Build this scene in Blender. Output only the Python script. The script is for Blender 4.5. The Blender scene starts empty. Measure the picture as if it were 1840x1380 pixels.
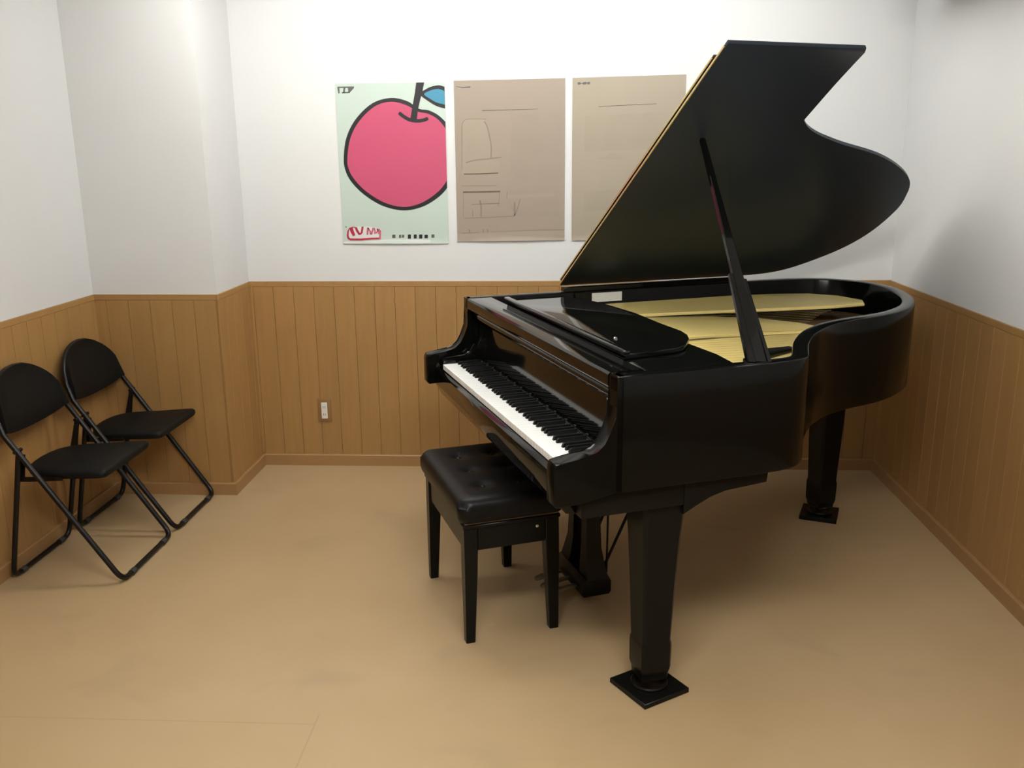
import bpy, bmesh, math, random
from mathutils import Vector, Matrix
random.seed(7)
S = bpy.context.scene
COL = S.collection
PI = math.pi

# ------------------------------------------------------------------ camera, world, exposure
CAM_H = 1.53
YAW, PITCH, ROLL, FPX = 0.0555, 0.2477, -0.00937, 1614.9
F = Vector((-math.sin(YAW)*math.cos(PITCH), math.cos(YAW)*math.cos(PITCH), -math.sin(PITCH)))
R0 = Vector((math.cos(YAW), math.sin(YAW), 0)); U0 = R0.cross(F)
Rv = math.cos(ROLL)*R0 + math.sin(ROLL)*U0
Uv = -math.sin(ROLL)*R0 + math.cos(ROLL)*U0
cd = bpy.data.cameras.new('camera'); cam = bpy.data.objects.new('camera', cd); COL.objects.link(cam)
m = Matrix((Rv, Uv, -F)).transposed().to_4x4(); m.translation = Vector((0, 0, CAM_H)); cam.matrix_world = m
cd.sensor_width = 36.0; cd.lens = 36.0*FPX/1840.0; cd.clip_start = 0.02
S.camera = cam
w = bpy.data.worlds.new('world'); S.world = w; w.use_nodes = True
w.node_tree.nodes['Background'].inputs[0].default_value = (1, 1, 1, 1)
w.node_tree.nodes['Background'].inputs[1].default_value = 0.02
S.view_settings.view_transform = 'Standard'; S.view_settings.look = 'None'
S.view_settings.gamma = 1.0; S.view_settings.use_curve_mapping = False
S.view_settings.exposure = 0.0
LAMP_STRENGTH = 20.0
# ceiling lamps (x, y, size x, size y, strength factor)
LAMPS = [(-0.80, 3.40, 1.20, 0.14, 0.86), (0.52, 3.42, 1.20, 0.14, 0.70), (0.10, 0.90, 1.20, 0.26, 1.88)]

# ------------------------------------------------------------------ room numbers
D = 4.339; XL = -2.101; XR = 1.562; CX = -1.534; CY = 3.911
WZ = 0.947; BZ = 0.058; CEIL = 2.46; YF = -1.30

# ------------------------------------------------------------------ materials
def lin(c): 
    return tuple(((v/255.0)/12.92 if v/255.0 <= 0.04045 else ((v/255.0+0.055)/1.055)**2.4) for v in c) + (1.0,)
def mat(name, col, rough=0.5, metal=0.0, spec=0.5, noise=0.0, nscale=8.0, bump=0.0, bscale=60.0, stretch=None,
        coat=0.0, emit=None, estr=0.0, rand=0.0, coord='Object'):
    mt = bpy.data.materials.new(name); mt.use_nodes = True
    nt = mt.node_tree; b = nt.nodes['Principled BSDF']
    b.inputs['Base Color'].default_value = col; b.inputs['Roughness'].default_value = rough
    b.inputs['Metallic'].default_value = metal; b.inputs['Specular IOR Level'].default_value = spec
    b.inputs['Coat Weight'].default_value = coat; b.inputs['Coat Roughness'].default_value = 0.04
    if emit:
        b.inputs['Emission Color'].default_value = emit; b.inputs['Emission Strength'].default_value = estr
    tc = nt.nodes.new('ShaderNodeTexCoord'); mp = nt.nodes.new('ShaderNodeMapping')
    nt.links.new(tc.outputs[coord], mp.inputs['Vector'])
    if stretch: mp.inputs['Scale'].default_value = stretch
    if noise > 0 or rand > 0:
        nz = nt.nodes.new('ShaderNodeTexNoise'); nz.inputs['Scale'].default_value = nscale; nz.inputs['Detail'].default_value = 5
        if rand > 0:
            oi = nt.nodes.new('ShaderNodeObjectInfo')
            nz.noise_dimensions = '4D'
            mw = nt.nodes.new('ShaderNodeMath'); mw.operation = 'MULTIPLY'; mw.inputs[1].default_value = 37.0
            nt.links.new(oi.outputs['Random'], mw.inputs[0]); nt.links.new(mw.outputs[0], nz.inputs['W'])
        nt.links.new(mp.outputs[0], nz.inputs['Vector'])
        mr = nt.nodes.new('ShaderNodeMapRange')
        mr.inputs['From Min'].default_value = 0.25; mr.inputs['From Max'].default_value = 0.75
        mr.inputs['To Min'].default_value = 1.0-noise; mr.inputs['To Max'].default_value = 1.0+noise
        nt.links.new(nz.outputs['Fac'], mr.inputs['Value'])
        src = mr.outputs[0]
        if rand > 0:
            m2 = nt.nodes.new('ShaderNodeMapRange'); m2.inputs['To Min'].default_value = 1-rand; m2.inputs['To Max'].default_value = 1+rand
            nt.links.new(oi.outputs['Random'], m2.inputs['Value'])
            mm = nt.nodes.new('ShaderNodeMath'); mm.operation = 'MULTIPLY'
            nt.links.new(src, mm.inputs[0]); nt.links.new(m2.outputs[0], mm.inputs[1]); src = mm.outputs[0]
        vm = nt.nodes.new('ShaderNodeVectorMath'); vm.operation = 'SCALE'
        vm.inputs[0].default_value = col[:3]; nt.links.new(src, vm.inputs['Scale'])
        nt.links.new(vm.outputs[0], b.inputs['Base Color'])
    if bump > 0:
        nb = nt.nodes.new('ShaderNodeTexNoise'); nb.inputs['Scale'].default_value = bscale; nb.inputs['Detail'].default_value = 3
        nt.links.new(mp.outputs[0], nb.inputs['Vector'])
        bp = nt.nodes.new('ShaderNodeBump'); bp.inputs['Strength'].default_value = bump; bp.inputs['Distance'].default_value = 0.002
        nt.links.new(nb.outputs['Fac'], bp.inputs['Height']); nt.links.new(bp.outputs[0], b.inputs['Normal'])
    return mt

M = {}
M['wall'] = mat('white_wallpaper', (0.625, 0.630, 0.625, 1), 0.85, noise=0.015, nscale=3, bump=0.12, bscale=220)
M['ceiling'] = mat('ceiling_white', (0.80, 0.80, 0.79, 1), 0.9, noise=0.02, nscale=4)
M['plank'] = mat('wainscot_wood', (0.345, 0.192, 0.067, 1), 0.42, noise=0.07, nscale=6, stretch=(9, 9, 0.7), rand=0.035, bump=0.03, bscale=40)
M['groove'] = mat('wainscot_backing', (0.20, 0.105, 0.038, 1), 0.8, noise=0.05)
M['base'] = mat('baseboard_vinyl', (0.33, 0.185, 0.075, 1), 0.32, noise=0.04, nscale=4)
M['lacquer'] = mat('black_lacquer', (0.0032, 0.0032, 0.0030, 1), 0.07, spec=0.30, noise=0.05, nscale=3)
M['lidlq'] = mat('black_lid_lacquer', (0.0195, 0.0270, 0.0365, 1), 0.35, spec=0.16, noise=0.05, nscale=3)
M['case'] = mat('black_case_lacquer', (0.0032, 0.0032, 0.0028, 1), 0.14, spec=0.13, noise=0.05, nscale=3)
M['satin'] = mat('black_satin', (0.0045, 0.0045, 0.0040, 1), 0.30, spec=0.18, noise=0.1, nscale=5)
M['brass'] = mat('brass', (0.72, 0.55, 0.26, 1), 0.22, metal=1.0, noise=0.05, nscale=20)
M['shadebrass'] = mat('shaded_brass', (0.10, 0.08, 0.05, 1), 0.4, metal=1.0, noise=0.1, nscale=30)  # pedal brass, its colour darkened for the shade under the piano
M['chrome'] = mat('chrome', (0.75, 0.75, 0.74, 1), 0.15, metal=1.0, noise=0.03)
M['gold'] = mat('gold_plate_paint', (0.90, 0.72, 0.265, 1), 0.38, noise=0.06, nscale=6)
M['sound'] = mat('soundboard_wood', (0.20, 0.125, 0.065, 1), 0.5, noise=0.12, nscale=5, stretch=(0.6, 9, 1))
M['ivory'] = mat('white_key', (0.86, 0.86, 0.84, 1), 0.22, noise=0.01)
M['keyside'] = mat('key_wood', (0.5, 0.36, 0.2, 1), 0.6, noise=0.05)
M['ebony'] = mat('black_key', (0.004, 0.004, 0.004, 1), 0.35, spec=0.2, noise=0.05)
M['felt'] = mat('felt_black', (0.012, 0.011, 0.011, 1), 0.95, noise=0.1, nscale=40)
M['string'] = mat('string_wire', (0.7, 0.55, 0.25, 1), 0.4, metal=1.0, noise=0.05)
M['leather'] = mat('black_leatherette', (0.0045, 0.0045, 0.0046, 1), 0.38, spec=0.18, noise=0.15, nscale=30, bump=0.15, bscale=180)
M['vinyl'] = mat('chair_vinyl', (0.0060, 0.0060, 0.0056, 1), 0.50, spec=0.14, noise=0.1, nscale=20, bump=0.2, bscale=260)
M['tube'] = mat('black_painted_tube', (0.005, 0.0045, 0.004, 1), 0.32, spec=0.3, noise=0.05)
M['rubber'] = mat('rubber', (0.03, 0.03, 0.03, 1), 0.8, noise=0.05)
M['paleboard'] = mat('pale_board', (0.62, 0.46, 0.28, 1), 0.5, noise=0.06, nscale=8)
M['outlet'] = mat('outlet_white', (0.70, 0.69, 0.63, 1), 0.35, noise=0.02)
M['outletplate'] = mat('outlet_plate_brown', (0.25, 0.135, 0.05, 1), 0.4, noise=0.03)
M['slot'] = mat('slot_dark', (0.03, 0.03, 0.028, 1), 0.6, noise=0.05)
M['card'] = mat('white_card', (0.62, 0.62, 0.60, 1), 0.5, noise=0.06, nscale=30)
M['paper_mint'] = mat('poster_paper_mint', (0.4464, 0.5301, 0.4743, 1), 0.45, noise=0.02, nscale=2)
M['paper_tan'] = mat('poster_paper_tan', (0.2931, 0.2369, 0.1841, 1), 0.45, noise=0.035, nscale=3)
M['paper_sand'] = mat('poster_paper_sand', (0.3179, 0.2692, 0.2006, 1), 0.45, noise=0.035, nscale=3)
M['ink'] = mat('ink_black', (0.005, 0.005, 0.007, 1), 0.5, noise=0.05)
M['ink_grey'] = mat('ink_grey', (0.08, 0.085, 0.08, 1), 0.5, noise=0.1, nscale=60)
M['pink'] = mat('ink_pink', (0.4706, 0.0644, 0.1362, 1), 0.45, noise=0.02, nscale=3)
M['blue'] = mat('ink_blue', (0.0413, 0.2229, 0.3468, 1), 0.45, noise=0.03, nscale=20)
M['red'] = mat('ink_red', (0.36, 0.015, 0.045, 1), 0.5, noise=0.1, nscale=60)
M['rose'] = mat('ink_rose', (0.48, 0.11, 0.16, 1), 0.5, noise=0.2, nscale=200)
M['white_ink'] = mat('ink_white', (0.60, 0.60, 0.58, 1), 0.5, noise=0.02)
M['brown_ink'] = mat('ink_brown', (0.1156, 0.0892, 0.0685, 1), 0.5, noise=0.1, nscale=40)
M['brown_soft'] = mat('ink_brown_soft', (0.2105, 0.1692, 0.1321, 1), 0.5, noise=0.05, nscale=40)
M['tan_light'] = mat('ink_tan_light', (0.3071, 0.2527, 0.1915, 1), 0.5, noise=0.03, nscale=10)
M['tan_dark'] = mat('ink_tan_dark', (0.2865, 0.2312, 0.1800, 1), 0.5, noise=0.04, nscale=10)
M['sand_dark'] = mat('ink_sand_dark', (0.3055, 0.2576, 0.1915, 1), 0.5, noise=0.04, nscale=10)
M['unit'] = mat('shade_box_grey', (0.50, 0.49, 0.47, 1), 0.6, noise=0.02)
M['lampbody'] = mat('lamp_body', (0.75, 0.75, 0.74, 1), 0.5, noise=0.02)
M['glow'] = mat('lamp_diffuser', (0.9, 0.9, 0.9, 1), 0.5, emit=(1.0, 0.995, 0.96, 1), estr=LAMP_STRENGTH)

# floor: warm beige sheet vinyl with faint mottling, painted soft-shadow smudges and hairline sheet seams
def floor_material():
    mt = bpy.data.materials.new('floor_vinyl'); mt.use_nodes = True
    nt = mt.node_tree; N = nt.nodes; Lk = nt.links; b = N['Principled BSDF']
    tc = N.new('ShaderNodeTexCoord')
    n1 = N.new('ShaderNodeTexNoise'); n1.inputs['Scale'].default_value = 1.6; n1.inputs['Detail'].default_value = 4
    Lk.new(tc.outputs['Object'], n1.inputs['Vector'])
    r1 = N.new('ShaderNodeValToRGB')
    r1.color_ramp.elements[0].position = 0.3; r1.color_ramp.elements[0].color = (0.395, 0.277, 0.146, 1)
    r1.color_ramp.elements[1].position = 0.7; r1.color_ramp.elements[1].color = (0.435, 0.313, 0.175, 1)
    Lk.new(n1.outputs['Fac'], r1.inputs['Fac'])
    # soft shadow painted into the floor colour as noise smudges
    n2 = N.new('ShaderNodeTexNoise'); n2.inputs['Scale'].default_value = 2.3; n2.inputs['Detail'].default_value = 6; n2.inputs['Distortion'].default_value = 0.6
    mp = N.new('ShaderNodeMapping'); mp.inputs['Location'].default_value = (4.1, 1.7, 0); mp.inputs['Scale'].default_value = (1, 1.6, 1)
    Lk.new(tc.outputs['Object'], mp.inputs['Vector']); Lk.new(mp.outputs[0], n2.inputs['Vector'])
    mr = N.new('ShaderNodeMapRange'); mr.inputs['From Min'].default_value = 0.60; mr.inputs['From Max'].default_value = 0.76
    mr.inputs['To Min'].default_value = 0; mr.inputs['To Max'].default_value = 0.30
    Lk.new(n2.outputs['Fac'], mr.inputs['Value'])
    mx = N.new('ShaderNodeMix'); mx.data_type = 'RGBA'
    Lk.new(mr.outputs[0], mx.inputs['Factor']); Lk.new(r1.outputs[0], mx.inputs['A']); mx.inputs['B'].default_value = (0.27, 0.205, 0.14, 1)
    # seams: two hairlines (x = -0.68, and y = 2.16 left of it)
    sp = N.new('ShaderNodeSeparateXYZ'); Lk.new(tc.outputs['Object'], sp.inputs[0])
    def near(sock, val, wdt):
        a = N.new('ShaderNodeMath'); a.operation = 'SUBTRACT'; Lk.new(sock, a.inputs[0]); a.inputs[1].default_value = val
        c = N.new('ShaderNodeMath'); c.operation = 'ABSOLUTE'; Lk.new(a.outputs[0], c.inputs[0])
        d = N.new('ShaderNodeMath'); d.operation = 'LESS_THAN'; Lk.new(c.outputs[0], d.inputs[0]); d.inputs[1].default_value = wdt
        return d.outputs[0]
    def less(sock, val):
        d = N.new('ShaderNodeMath'); d.operation = 'LESS_THAN'; Lk.new(sock, d.inputs[0]); d.inputs[1].default_value = val; return d.outputs[0]
    def mul(p, q):
        d = N.new('ShaderNodeMath'); d.operation = 'MULTIPLY'; Lk.new(p, d.inputs[0])
        if isinstance(q, float): d.inputs[1].default_value = q
        else: Lk.new(q, d.inputs[1])
        return d.outputs[0]
    s1 = mul(near(sp.outputs['X'], -0.68, 0.0022), less(sp.outputs['Y'], 2.21))
    s2 = mul(near(sp.outputs['Y'], 2.165, 0.0018), less(sp.outputs['X'], -0.68))
    ad = N.new('ShaderNodeMath'); ad.operation = 'MAXIMUM'; Lk.new(s1, ad.inputs[0]); Lk.new(s2, ad.inputs[1])
    mx2 = N.new('ShaderNodeMix'); mx2.data_type = 'RGBA'
    Lk.new(mul(ad.outputs[0], 0.22), mx2.inputs['Factor']); Lk.new(mx.outputs['Result'], mx2.inputs['A']); mx2.inputs['B'].default_value = (0.16, 0.105, 0.05, 1)
    Lk.new(mx2.outputs['Result'], b.inputs['Base Color'])
    b.inputs['Roughness'].default_value = 0.38; b.inputs['Specular IOR Level'].default_value = 0.35
    return mt
M['floor'] = floor_material()

# ------------------------------------------------------------------ mesh helpers
def link(name, me, material, parent=None, smooth=None):
    o = bpy.data.objects.new(name, me); COL.objects.link(o)
    if material is not None and not me.materials: me.materials.append(material)
    if parent is not None: o.parent = parent
    if smooth is not None:
        for p in me.polygons: p.use_smooth = True
        me.set_sharp_from_angle(angle=math.radians(smooth))
    return o
def from_bm(bm, name='mesh'):
    bmesh.ops.recalc_face_normals(bm, faces=bm.faces[:])
    me = bpy.data.meshes.new(name); bm.to_mesh(me); bm.free(); return me
def box_bm(bm, x0, x1, y0, y1, z0, z1, bev=0.0, seg=2):
    vs = [bm.verts.new((x, y, z)) for x in (x0, x1) for y in (y0, y1) for z in (z0, z1)]
    idx = [(0, 1, 3, 2), (4, 6, 7, 5), (0, 4, 5, 1), (2, 3, 7, 6), (0, 2, 6, 4), (1, 5, 7, 3)]
    fs = [bm.faces.new([vs[i] for i in f]) for f in idx]
    if bev > 0:
        es = set(e for f in fs for e in f.edges)
        bmesh.ops.bevel(bm, geom=list(es), offset=bev, segments=seg, affect='EDGES', profile=0.5)
def box(name, x0, x1, y0, y1, z0, z1, material, parent=None, bev=0.0, seg=2):
    bm = bmesh.new(); box_bm(bm, x0, x1, y0, y1, z0, z1, bev, seg)
    return link(name, from_bm(bm, name), material, parent, 40 if bev > 0 else None)
def prism_bm(bm, pts, n0, n1, plane='xy', bev=0.0, seg=2):
    def P(p, n):
        if plane == 'xy': return (p[0], p[1], n)
        if plane == 'xz': return (p[0], n, p[1])
        return (n, p[0], p[1])
    a = [bm.verts.new(P(p, n0)) for p in pts]; b = [bm.verts.new(P(p, n1)) for p in pts]
    k = len(pts)
    f0 = bm.faces.new(a); f1 = bm.faces.new(b[::-1])
    for i in range(k): bm.faces.new((a[i], b[i], b[(i+1) % k], a[(i+1) % k]))
    if bev > 0:
        es = list(set(list(f0.edges)+list(f1.edges)))
        bmesh.ops.bevel(bm, geom=es, offset=bev, segments=seg, affect='EDGES', profile=0.5)
def prism(name, pts, n0, n1, material, parent=None, plane='xy', bev=0.0, smooth=35, seg=2):
    bm = bmesh.new(); prism_bm(bm, pts, n0, n1, plane, bev, seg)
    return link(name, from_bm(bm, name), material, parent, smooth)
def tube_bm(bm, path, r, n=10, closed=False, flat=None, cap=True):
    """sweep a circle (radius r or list of radii) along a path"""
    P = [Vector(p) for p in path]; k = len(P); rings = []
    up = None
    for i in range(k):
        if closed: t = (P[(i+1) % k]-P[i-1]).normalized()
        else: t = (P[min(i+1, k-1)]-P[max(i-1, 0)]).normalized()
        if up is None:
            up = Vector((0, 0, 1)) if abs(t.z) < 0.9 else Vector((1, 0, 0))
        s = t.cross(up).normalized(); up = s.cross(t).normalized()
        rr = r[i] if isinstance(r, (list, tuple)) else r
        rings.append([bm.verts.new(P[i]+rr*(math.cos(2*PI*j/n)*s+math.sin(2*PI*j/n)*up)) for j in range(n)])
    for i in range(k if closed else k-1):
        A = rings[i]; B = rings[(i+1) % k]
        for j in range(n): bm.faces.new((A[j], A[(j+1) % n], B[(j+1) % n], B[j]))
    if not closed and cap:
        bm.faces.new(rings[0][::-1]); bm.faces.new(rings[-1])
def tube(name, path, r, material, parent=None, n=10, closed=False):
    bm = bmesh.new(); tube_bm(bm, path, r, n, closed)
    return link(name, from_bm(bm, name), material, parent, 50)
def lathe_bm(bm, prof, n=20, c=(0, 0)):
    rings = []
    for r, z in prof:
        rings.append([bm.verts.new((c[0]+r*math.cos(2*PI*j/n), c[1]+r*math.sin(2*PI*j/n), z)) for j in range(n)])
    for i in range(len(rings)-1):
        for j in range(n): bm.faces.new((rings[i][j], rings[i][(j+1) % n], rings[i+1][(j+1) % n], rings[i+1][j]))
    bm.faces.new(rings[0][::-1]); bm.faces.new(rings[-1])
def lathe(name, prof, material, parent=None, n=20, c=(0, 0)):
    bm = bmesh.new(); lathe_bm(bm, prof, n, c); return link(name, from_bm(bm, name), material, parent, 40)
def loft_bm(bm, secs):
    """secs: list of equal-length point rings"""
    rs = [[bm.verts.new(p) for p in s] for s in secs]; n = len(rs[0])
    for i in range(len(rs)-1):
        for j in range(n): bm.faces.new((rs[i][j], rs[i][(j+1) % n], rs[i+1][(j+1) % n], rs[i+1][j]))
    bm.faces.new(rs[0][::-1]); bm.faces.new(rs[-1])
def catmull(pts, per=6, closed=False):
    out = []; k = len(pts); rng = range(k) if closed else range(k-1)
    for i in rng:
        if closed: p0, p1, p2, p3 = pts[i-1], pts[i], pts[(i+1) % k], pts[(i+2) % k]
        else: p0, p1, p2, p3 = pts[max(i-1, 0)], pts[i], pts[i+1], pts[min(i+2, k-1)]
        for j in range(per):
            t = j/per
            out.append(tuple(0.5*((2*p1[d])+(-p0[d]+p2[d])*t+(2*p0[d]-5*p1[d]+4*p2[d]-p3[d])*t*t+(-p0[d]+3*p1[d]-3*p2[d]+p3[d])*t**3) for d in range(len(p1))))
    if not closed: out.append(tuple(pts[-1]))
    return out
def rrect(x0, x1, y0, y1, r, seg=4):
    o = []
    for cx, cy, a0 in ((x1-r, y1-r, 0), (x0+r, y1-r, PI/2), (x0+r, y0+r, PI), (x1-r, y0+r, 1.5*PI)):
        for i in range(seg+1):
            a = a0+PI/2*i/seg; o.append((cx+r*math.cos(a), cy+r*math.sin(a)))
    return o
def thing(name, label, cat, loc=(0, 0, 0), rz=0.0, group=None):
    o = bpy.data.objects.new(name, None); COL.objects.link(o); o.location = loc; o.rotation_euler = (0, 0, rz)
    o.empty_display_size = 0.1
    o['label'] = label; o['category'] = cat
    if group: o['group'] = group
    return o
def tag(o, label, cat, group=None):
    o['label'] = label; o['category'] = cat
    if group: o['group'] = group
    return o
def struct(o, label, cat):
    o['kind'] = 'structure'; o['label'] = label; o['category'] = cat; return o
def copy_tree(o, parent=None):
    c = o.copy(); COL.objects.link(c); c.parent = parent
    for ch in list(o.children): copy_tree(ch, c)
    return c

# ------------------------------------------------------------------ room shell
T = 0.10
floor = struct(box('floor', XL-T, XR+T, YF-T, D+T, -0.06, 0.0, M['floor']), 'warm beige sheet vinyl floor with faint shadow smudges painted in', 'floor')
struct(box('ceiling', XL-T, XR+T, YF-T, D+T, CEIL, CEIL+0.06, M['ceiling']), 'plain white ceiling above the room', 'ceiling')
wall_back = struct(box('wall_back', CX-0.02, XR+T, D, D+T, 0, CEIL, M['wall']), 'white back wall with wooden wainscot behind the piano', 'wall')
wall_right = struct(box('wall_right', XR, XR+T, YF-T, D, 0, CEIL, M['wall']), 'white right wall with wooden wainscot beside the piano tail', 'wall')
wall_left = struct(box('wall_left', XL-T, XL, YF-T, CY, 0, CEIL, M['wall']), 'white left wall with wooden wainscot behind the folding chairs', 'wall')
wall_column = struct(box('wall_column', XL-T, CX, CY, D+T, 0, CEIL, M['wall']), 'white boxed-out column in the left back corner', 'wall')
wall_front = struct(box('wall_front', XL, XR, YF-T, YF, 0, CEIL, M['wall']), 'white wall behind the viewer with wooden wainscot', 'wall')

# wainscot: backing sheet, one object per plank, cap rail, baseboard
CAPH = 0.026; PT = 0.007; PITCHW = 0.1005; GAP = 0.0016
def plank_mesh(wd):
    bm = bmesh.new(); box_bm(bm, 0, wd, -PT, 0, 0, WZ-CAPH-BZ, 0)
    es = [e for e in bm.edges if abs(e.verts[0].co.y+PT) < 1e-6 and abs(e.verts[1].co.y+PT) < 1e-6 and abs(e.verts[0].co.x-e.verts[1].co.x) < 1e-6]
    bmesh.ops.bevel(bm, geom=es, offset=0.0005, segments=1, affect='EDGES')
    me = from_bm(bm, 'plank'); me.materials.append(M['plank']); return me
FULL = plank_mesh(PITCHW-GAP)
def wainscot(parent, origin, ang, length, first):
    """planks along a wall from origin (floor), direction ang; wall's front face is on local -y"""
    rot = Matrix.Rotation(ang, 4, 'Z')
    def put(o, s):
        o.parent = parent; o.location = Vector(origin)+rot.to_3x3() @ Vector((s, 0, 0)); o.rotation_euler = (0, 0, ang)
    bk = box('wainscot_backing', 0, length, -0.0015, 0.0, BZ, WZ-0.004, M['groove']); put(bk, 0)
    s = first-PITCHW
    while s < length-0.004:
        a = max(s, 0.0); e = min(s+PITCHW-GAP, length)
        if e-a > 0.0012:
            me = FULL if abs((e-a)-(PITCHW-GAP)) < 1e-5 else plank_mesh(e-a)
            o = bpy.data.objects.new('plank', me); COL.objects.link(o); put(o, a); o.location.z = BZ
        s += PITCHW
    cp = box('cap_rail', 0, length, -PT-0.001, 0, WZ-CAPH, WZ, M['plank'], bev=0.0015, seg=1); put(cp, 0)
wainscot(wall_back, (CX, D, 0), 0.0, XR-CX, 0.02)
wainscot(wall_right, (XR, D, 0), -PI/2, D-YF, 0.07)
wainscot(wall_left, (XL, YF, 0), PI/2, CY-YF, 0.05)
wainscot(wall_column, (XL, CY, 0), 0.0, CX-XL, 0.06)
def return_side():   # the column's side face
    wainscot(wall_column, (CX, CY-PT, 0), PI/2, D-CY+PT, 0.09)
return_side()
wainscot(wall_front, (XR, YF, 0), PI, XR-XL, 0.05)
# baseboards (sections with a rounded top lip)
BT = 0.013
bprof = [(0, 0), (-BT, 0), (-BT, BZ-0.004), (-BT+0.004, BZ+0.001), (0, BZ+0.001)]
def baseboard(name, a, b, ang, label):
    bm = bmesh.new(); length = b
    prism_bm(bm, bprof, 0, length, plane='yz')
    o = link(name, from_bm(bm, name), M['base'], None, 30)
    o.location = a; o.rotation_euler = (0, 0, ang); struct(o, label, 'baseboard')
baseboard('baseboard_back', (CX+PT, D-PT, 0), XR-CX-PT*2, 0, 'low brown baseboard along the back wall')
baseboard('baseboard_right', (XR-PT, D-PT, 0), D-YF, -PI/2, 'low brown baseboard along the right wall')
baseboard('baseboard_left', (XL+PT, YF, 0), CY-YF-PT, PI/2, 'low brown baseboard along the left wall')
baseboard('baseboard_column', (XL+PT, CY-PT, 0), CX-XL+BT-PT+0.007, 0, 'low brown baseboard along the column front')
baseboard('baseboard_column_side', (CX+PT, CY-PT, 0), D-CY, PI/2, 'low brown baseboard along the column side')

# ------------------------------------------------------------------ ceiling lamps
for i, (lx, ly, sx, sy, k) in enumerate(LAMPS):
    t = thing('ceiling_lamp', ['white ceiling lamp panel above the posters', 'white ceiling lamp panel above the piano tail', 'white ceiling lamp panel nearer the viewer'][i], 'lamp', (lx, ly, CEIL), 0, 'ceiling lamps')
    bm = bmesh.new(); box_bm(bm, -sx/2-0.02, sx/2+0.02, -sy/2-0.02, sy/2+0.02, -0.05, 0.0, 0.006, 1)
    link('housing', from_bm(bm), M['lampbody'], t, 40)
    bm = bmesh.new(); box_bm(bm, -sx/2, sx/2, -sy/2, sy/2, -0.185, -0.051, 0.0)
    gm = M['glow'].copy(); gm.node_tree.nodes['Principled BSDF'].inputs['Emission Strength'].default_value = LAMP_STRENGTH*k
    link('diffuser', from_bm(bm), gm, t)
# box added as a guess, to shade the top of the right wall
t = thing('shade_box', 'pale grey box added high on the right wall to cast shade above the piano tail', 'added box', (XR, 3.50, 2.13))
box('casing', -0.26, 0.0, -0.40, 0.40, 0.0, 0.27, M['unit'], t, 0.015)
box('front_panel', -0.268, -0.26, -0.37, 0.37, 0.05, 0.25, M['unit'], t, 0.003, 1)

# ------------------------------------------------------------------ grand piano (local x = towards tail, y = treble to bass, z up)
PH = 0.3772; POS = (0.147, 2.230, 0.0); WD = 1.46; ZR = 0.984
piano = thing('grand_piano', 'black lacquered grand piano with its lid propped open', 'piano', POS, PH)
LQ = M['lacquer']
rim_pts = [(0, 0), (.15, 0), (.30, 0), (.45, 0.0), (.545, .010), (.600, .040), (.640, .090), (.722, .199), (.818, .302), (.901, .370), (.991, .425), (1.107, .465),
           (1.221, .491), (1.321, .525), (1.442, .593), (1.540, .675), (1.645, .805), (1.741, .975), (1.781, 1.12), (1.775, 1.22), (1.735, 1.32), (1.66, 1.40), (1.55, 1.446), (1.40, 1.46), (1.2, 1.46), (.9, 1.46), (.6, 1.46), (.3, 1.46), (0, 1.46)]
outer = catmull(rim_pts, 4)
def offset(path, d):
    o = []
    for i, p in enumerate(path):
        q0 = path[max(i-1, 0)]; q1 = path[min(i+1, len(path)-1)]
        tx, ty = q1[0]-q0[0], q1[1]-q0[1]; l = math.hypot(tx, ty); o.append((p[0]-ty/l*d, p[1]+tx/l*d))
    return o
ZB = 0.668
RT = 0.048
def rim_mesh(z0, z1, t):
    bm = bmesh.new(); secs = []
    prof = [(0.004, z0), (0, z0+.006), (0, z1-.006), (.002, z1-.002), (.006, z1), (t-.006, z1), (t-.002, z1-.002), (t, z1-.006), (t, z0)]
    offs = {d: offset(outer, d) for d in set(p[0] for p in prof)}
    for i in range(len(outer)): secs.append([(offs[d][i][0], offs[d][i][1], z) for d, z in prof])
    loft_bm(bm, secs); return from_bm(bm, 'rim')
link('rim', rim_mesh(ZB, ZR, RT), M['case'], piano, 35)
inner = offset(outer, RT)
# arms in front of the rim: low cheek sweeping up in a curve to the rim top
arm = [(0.02, ZB), (-0.10, 0.652), (-0.166, 0.648), (-0.174, 0.656), (-0.174, 0.752), (-0.168, 0.766), (-0.156, 0.770), (-0.075, 0.778), (-0.052, 0.786), (-0.030, 0.806), (-0.015, 0.835), (-0.004, 0.875), (0.002, 0.915), (0.0, 0.945), (0.0, 0.978), (0.006, ZR), (0.02, ZR)]
for y0 in (0.0, WD-0.058):
    prism('arm', arm, y0, y0+0.058, M['case'], piano, plane='xz', bev=0.004, smooth=40)
# key blocks between the arms and the keys
KB0 = (WD-1.228)/2
kblk = [(-0.118, 0.700), (-0.124, 0.735), (-0.118, 0.748), (-0.10, 0.752), (-0.02, 0.757), (0.006, 0.772), (0.022, 0.800), (0.032, 0.830), (0.05, 0.830), (0.05, 0.700)]
for y0, y1 in ((0.060, KB0-0.003), (WD-KB0+0.003, WD-0.060)):
    prism('key_block', kblk, y0, y1, LQ, piano, plane='xz', bev=0.003, smooth=40)
# key bed and slip with a chamfered lower edge
slip = [(-0.128, 0.716), (-0.142, 0.708), (-0.145, 0.655), (-0.118, 0.606), (-0.09, 0.600), (-0.09, 0.712)]
prism('key_slip', slip, 0.0585, WD-0.0585, LQ, piano, plane='xz', bev=0.002, smooth=35)
box('key_bed', -0.0895, 0.215, 0.02, WD-0.02, 0.600, 0.667, M['satin'], piano, 0.004)
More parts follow.
